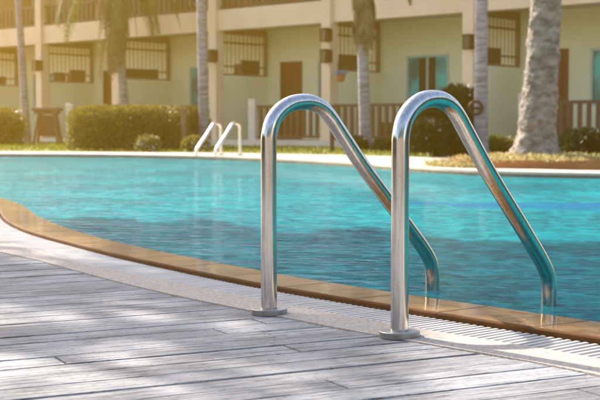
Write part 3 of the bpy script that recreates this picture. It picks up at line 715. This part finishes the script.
palm((hx(28, 34), 34, .0), (hx(16, 34), 34.2, 7.8), .105, 'slim pale palm, leftmost in the photo, beside the wooden stand')
palm((hx(128, 32.5), 32.5, .0), (hx(116, 32.5), 32.5, 4.6), .125, 'palm with shaggy yellowish hanging fronds rising behind the long clipped hedge', skirt=(3.1, 4.6, 60, 1.25), crown=2.6)
palm((hx(205, 26.5), 26.5, .0), (hx(203, 26.5), 26.5, 7.6), .115, 'tall slim grey palm behind the far pool ladder')
palm((hx(366, 24.6), 24.6, .0), (hx(361, 24.6), 24.6, 4.3), .118, 'short blue grey palm with brown shaggy fronds just above the left handrail', skirt=(2.75, 4.2, 75, .62), crown=1.8, nf=16, droop=1.7)
pl5 = palm((hx(481, 21.5), 21.5, .0), (hx(484, 21.5), 21.6, 7.2), .118, 'smooth slim blue grey palm left of the thick rough palm')
# ring fixed on the grey palm
q = MB(); c = V(477, 108, 21.3); n = 20
q.tube([Vector((.11 * math.cos(2 * math.pi * k / n), 0, .11 * math.sin(2 * math.pi * k / n))) for k in range(n + 1)], .028, 8); q.tube([(-.08, 0, 0), (.08, 0, 0)], .02, 6); q.tube([(0, 0, 0), (0.05, .2, 0)], .025, 6)
ln = q.build('hose_reel', M['lamp'], smooth=True); ln.location = (c.x - .02, c.y, c.z); tag(ln, 'small round dark reel fixed to the trunk of the smooth grey palm', 'hose reel')

# planter island with the thick palm
pc = Vector((2.86, 14.75, 0)); k1 = MB(); tp_ = MB(); NN = 48
def isl(a, s=1.0):
    r = 1 + .06 * math.sin(2 * a + 1); return Vector((pc.x + 1.0 * s * r * math.cos(a), pc.y + .95 * s * r * math.sin(a), 0))
pi_ = empty('planter_bed', (pc.x, pc.y, .03)); tag(pi_, 'round raised bed with terracotta kerb and dry grass around the thick palm', 'planter')
for k in range(NN):
    a0, a1 = 2 * math.pi * k / NN, 2 * math.pi * (k + 1) / NN
    P = [isl(a0), isl(a1), isl(a1, .9), isl(a0, .9)]; P = [p - Vector((pc.x, pc.y, 0)) for p in P]
    for z0, z1 in ((-.03, .13),):
        k1.add([(P[0].x, P[0].y, z0), (P[1].x, P[1].y, z0), (P[1].x, P[1].y, z1), (P[0].x, P[0].y, z1), (P[2].x, P[2].y, z1), (P[3].x, P[3].y, z1), (P[2].x, P[2].y, 0), (P[3].x, P[3].y, 0)], [(0, 1, 2, 3), (3, 2, 4, 5), (5, 4, 6, 7)])
    q0, q1 = P[3] * .99, P[2] * .99
    tp_.add([(q0.x, q0.y, .09), (q1.x, q1.y, .09), (q1.x * .5, q1.y * .5, .15), (q0.x * .5, q0.y * .5, .15), (0, 0, .17)], [(0, 1, 2, 3), (3, 2, 4)])
k1.build('kerb', M['terra'], pi_); tp_.build('soil', M['straw'], pi_)
q = MB()
for _ in range(4200):
    a = random.uniform(0, 6.283); s = math.sqrt(random.random()) * 1.02; p = isl(a, s) - Vector((pc.x, pc.y, 0))
    q.leaf((p.x, p.y, .165 - .07 * s), (random.uniform(-1, 1), random.uniform(-1, 1), random.uniform(.3, 1)), .02, random.uniform(.05, .10), random.random())
for _ in range(1200):   # dry grass spilling onto the paving on the left
    a = math.pi + random.uniform(-.75, .75); s = random.uniform(.98, 1.28); p = isl(a, s) - Vector((pc.x, pc.y, 0))
    q.leaf((p.x, p.y, .04), (random.uniform(-1, 1), random.uniform(-1, 1), random.uniform(.2, .8)), .02, random.uniform(.05, .11), random.random())
q.build('dry_grass', leaf_mat('dry_blade', (.3, .24, .08), (.5, .42, .17), (.6, .55, .28)), pi_)
# thick palm
def thick_palm():
    foot = Vector((hx(534, 14.8), 14.8, .17)); root = empty('palm_tree', foot)
    tag(root, 'thick rough barked palm standing in the terracotta edged bed', 'palm tree', 'palms along the far bank')
    q = MB(); n = 46; seg_ = 96; Ht = 6.5; vs = []; fs = []
    rows = int(Ht / .03)
    for k in range(rows + 1):
        z = k * .03; t = z / Ht; cx = .10 * min(z, 2.2) / 2.0 * 1.0 + .03 * math.sin(z)
        r = .165 + .035 * max(0, 1 - z / 1.6) + .145 * math.exp(-z / .11) + .04 * math.exp(-z / .35)
        for j in range(n):
            a = 2 * math.pi * j / n
            ring = (z * 14 + .35 * math.sin(3 * a + z)) % 1.0
            saw = .034 * (1 - ring) * (.6 + .8 * abs(noise.noise(Vector((a * 2, z * 6, 3)))))
            boot = .04 * max(0, noise.noise(Vector((math.cos(a) * 2.6, math.sin(a) * 2.6, z * 9))))
            root_ = .05 * math.exp(-z / .12) * math.sin(a * 5 + 1)
            rr = r + saw + boot + root_
            vs.append((cx + rr * math.cos(a), rr * math.sin(a), z - .05))
    for k in range(rows):
        for j in range(n): fs.append((k * n + j, k * n + (j + 1) % n, (k + 1) * n + (j + 1) % n, (k + 1) * n + j))
    q.add(vs, fs); q.build('trunk', M['bark'], root, smooth=True)
    q = MB()
    for k in range(20): frond(q, (.12, 0, Ht - .1), k * 2.399, 1.1 - 1.2 * k / 20, 3.2, 1.8, tone=random.uniform(.3, .8), ll=.6, lw=.08)
    q.build('crown', M['frond'], root)
thick_palm()

# wooden stand, posts
def stand():
    Y = 33.0; c = Vector((hx(48, Y), Y, .04)); r = empty('wooden_stand', c); tag(r, 'brown wooden stand with wide top and splayed legs beside the leftmost palm', 'stand')
    q = MB(); q.box(-.36, .36, -.3, .3, .92, 1.0); q.box(-.30, .30, -.25, .25, .84, .917); bevel(q.build('top', M['wood2'], r), .01)
    for sx in (-1, 1):
        for sy in (-1, 1):
            q = MB(); q.tube([(sx * .34, sy * .26, -.05), (sx * .2, sy * .16, .84)], .045, 8); q.build('leg', M['wood2'], r)
    q = MB(); q.box(-.2, .2, -.15, .15, .25, .8); q.build('cabinet', M['door'], r)
stand()
def post(px, pt_, Y, w, m, label, cat, name, cap=True, z0=-.04):
    zt = hz(pt_, Y); r = empty(name, (hx(px, Y), Y, 0)); tag(r, label, cat)
    q = MB(); q.box(-w / 2, w / 2, -w / 2, w / 2, z0, zt - .05); bevel(q.build('post', m, r), .01)
    q = MB(); q.box(-w / 2 - .02, w / 2 + .02, -w / 2 - .02, w / 2 + .02, zt - .048, zt); bevel(q.build('cap', m, r), .01)
post(332, 105, 24.0, .085, M['wood'], 'short dark brown wooden post below the porch pillar, left of the blue grey palm', 'post', 'wooden_post')
post(184, 108, 24.9, .09, M['wood2'], 'short pale brown post at the right end of the long hedge', 'post', 'wooden_post')
post(70.5, 105, 31.5, .17, M['white'], 'white square gate post between the wooden stand and the long hedge', 'post', 'gate_post')

# broad-leaved shade trees on the left, whose leaves dapple the near deck and water
def shade_prob(px, py):
    """how densely foliage stands between the sun and this spot of the ground (photo coordinates)"""
    nz = noise.noise(Vector((px * .012, py * .035, 3.1))) + .5 * noise.noise(Vector((px * .04, py * .11, 7.7)))
    def interp(pts, x):
        if x <= pts[0][0]: return pts[0][1]
        for (a, b), (c, d) in zip(pts, pts[1:]):
            if x <= c: return b + (d - b) * (x - a) / (c - a)
        return pts[-1][1]
    ce = interp([(-200, 190)] + sorted(e_px), px)
    if py < ce:     # water
        top = interp([(20, 216), (60, 218), (100, 220), (160, 223), (240, 229), (300, 231), (400, 238), (470, 244), (600, 242), (800, 246)], px)
        if px < 30: return 0
        return max(0, min(.97, (py - top - nz * 9 + 1) / 7))
    cd = interp([(-200, 190)] + sorted(d_px), px); ca = interp([(-200, 215)] + sorted(a_px), px); cb = interp([(-200, 205)] + sorted(b_px), px)
    if py < cd: return .9 if px > 120 else (.35 + nz if px > 60 else .1)
    if px > 405 + nz * 20 and py > 322:            # sunny right part
        return .0
    if py < cb:
        if px < 150: return .0 if px < 95 else .4
        return .9 if px < 400 else 0
    if py < ca + 8: return .85 if px > 60 + nz * 40 else .3
    # boards
    s1 = 300 - .02 * px
    if py < s1 + nz * 10: return .9
    if px < 190 and py < 334 - px * .08 + nz * 8: return .12
    if px < 150 and py < 354 - px * .06 + nz * 8: return .85
    if px < 150: return .05
    if py > 372 + nz * 14: return .12 if px < 330 else .25
    if px < 260: return .25 + .9 * nz if py > 345 else .62 + .9 * nz
    return max(.35, .75 + .7 * nz - (px - 330) / 300)
cells = []
def project(x, y):
    v = Vector((x, y, -H)); d = v.y * cT - v.z * sT; return 300 + F * v.x / d, 200 - F * (v.y * sT + v.z * cT) / d
tree_pts = []
x = -3.2
step = .052
while x < 2.4:
    y = 1.9
    while y < 7.6:
        px, py = project(x, y)
        if -110 < px < 690 and py < 450:
          p_ = shade_prob(px, py)
          for _r in range(3):
            if random.random() < p_:
                tree_pts.append((x + random.uniform(-.02, .02), y + random.uniform(-.02, .02)))
        y += step / math.sin(SUN_EL) * .92
    x += step
tr1 = empty('shade_tree', (-6.6, 8.4, -.03)); tag(tr1, 'tall broad leaved tree standing on the terrace left of the pool, beyond the frame', 'tree')
q = MB()
for gx, gy in tree_pts:
    base = 5.6 + .9 * noise.noise(Vector((gx * .9, gy * .9, 0))) + random.uniform(-.45, .45)
    g0 = Vector((gx, gy, 0)); p = g0 + sd * (base / sd.z)
    dn = sd + Vector((random.uniform(-.7, .7), random.uniform(-.7, .7), random.uniform(-.5, .5))); dn.normalize()
    a = dn.orthogonal().normalized(); b = dn.cross(a); th = random.uniform(0, 6.28); a, b = a * math.cos(th) + b * math.sin(th), b * math.cos(th) - a * math.sin(th)
    l = random.uniform(.05, .072); w = l * .62; c = p - Vector(tr1.location)
    q.add([c - a * l, c - b * w * .8 - a * l * .2, c + a * l * 1.1, c + b * w * .8 - a * l * .2], [(0, 1, 2, 3)], random.random())
q.build('crown', M['leaf'], tr1)
q = MB(); q.tube([(0, 0, -.1), (.05, .05, 1.5), (.15, .1, 3.0), (.4, .3, 4.2)], [.22, .18, .16, .13], 12, jit=.06)
for a in range(9):
    an = a * .7; e = Vector((.4 + 1.9 * math.cos(an), .3 + 1.9 * math.sin(an) * .9, 5.4 + .3 * math.sin(a * 2)))
    q.tube([(.35, .27, 3.9), Vector((.4, .3, 4.2)).lerp(e, .5) + Vector((0, 0, .2)), e], [.09, .05, .015], 8)
q.build('trunk', M['bark2'], tr1, smooth=True)
for k, (tx, ty, rr) in enumerate([(-5.5, -9.5, 2.6), (-.5, -10, 2.9), (4.8, -9.2, 2.5)]):  # unseen trees added as dark reflections for the steel rails
    tr = empty('added_tree', (tx, ty, -.05)); tag(tr, ['left', 'middle', 'right'][k] + ' one of three dense dark trees behind the brown wall at the viewer\'s back', 'tree', 'added trees behind the viewer')
    q = MB(); q.tube([(0, 0, 0), (.1, 0, 1.4), (.05, .1, 3.2)], [.2, .16, .1], 10); q.build('trunk', M['bark2'], tr, smooth=True)
    q = MB()
    for _ in range(2600):
        d = Vector((random.gauss(0, 1), random.gauss(0, 1), random.gauss(0, 1))).normalized(); l_ = 1 + .25 * noise.noise(d * 2 + Vector((k * 5, 0, 0)))
        q.leaf(Vector((0, 0, 3.6)) + Vector((d.x * rr, d.y * rr * .8, d.z * 2.2)) * random.uniform(.6, 1) * l_, d + Vector((random.uniform(-1, 1), random.uniform(-1, 1), random.uniform(-1, .5))), .2, .34, random.random())
    q.build('crown', M['leaf'], tr)
# unseen wall added behind the viewer, a brown reflection for the rails
q = MB(); q.box(-9, 8, -7.2, -6.95, -.05, 2.2); q.box(-9.05, 8.05, -7.26, -6.89, 2.202, 2.28)
tag(bevel(q.build('added_wall', M['backwall']), .01), 'added brown rendered wall behind the viewer, reflected in the steel rails', 'wall')

# ------------------------------------------------------------------ golden haze added to give a warm glow on the left
if HAZE:
    hb = MB(); hb.box(-70, 70, -30, 95, -1.2, 14); hz_ = hb.build('haze', M['core']); hz_['kind'] = 'stuff'
    m = bpy.data.materials.new('haze_air'); m.use_nodes = True; nt = m.node_tree; nt.nodes.clear()
    o_ = nt.nodes.new('ShaderNodeOutputMaterial'); pvn = nt.nodes.new('ShaderNodeVolumePrincipled')
    pvn.inputs['Color'].default_value = (1, .58, .07, 1); pvn.inputs['Density'].default_value = HAZE; pvn.inputs['Anisotropy'].default_value = .8
    nt.links.new(pvn.outputs[0], o_.inputs['Volume']); hz_.data.materials.clear(); hz_.data.materials.append(m)
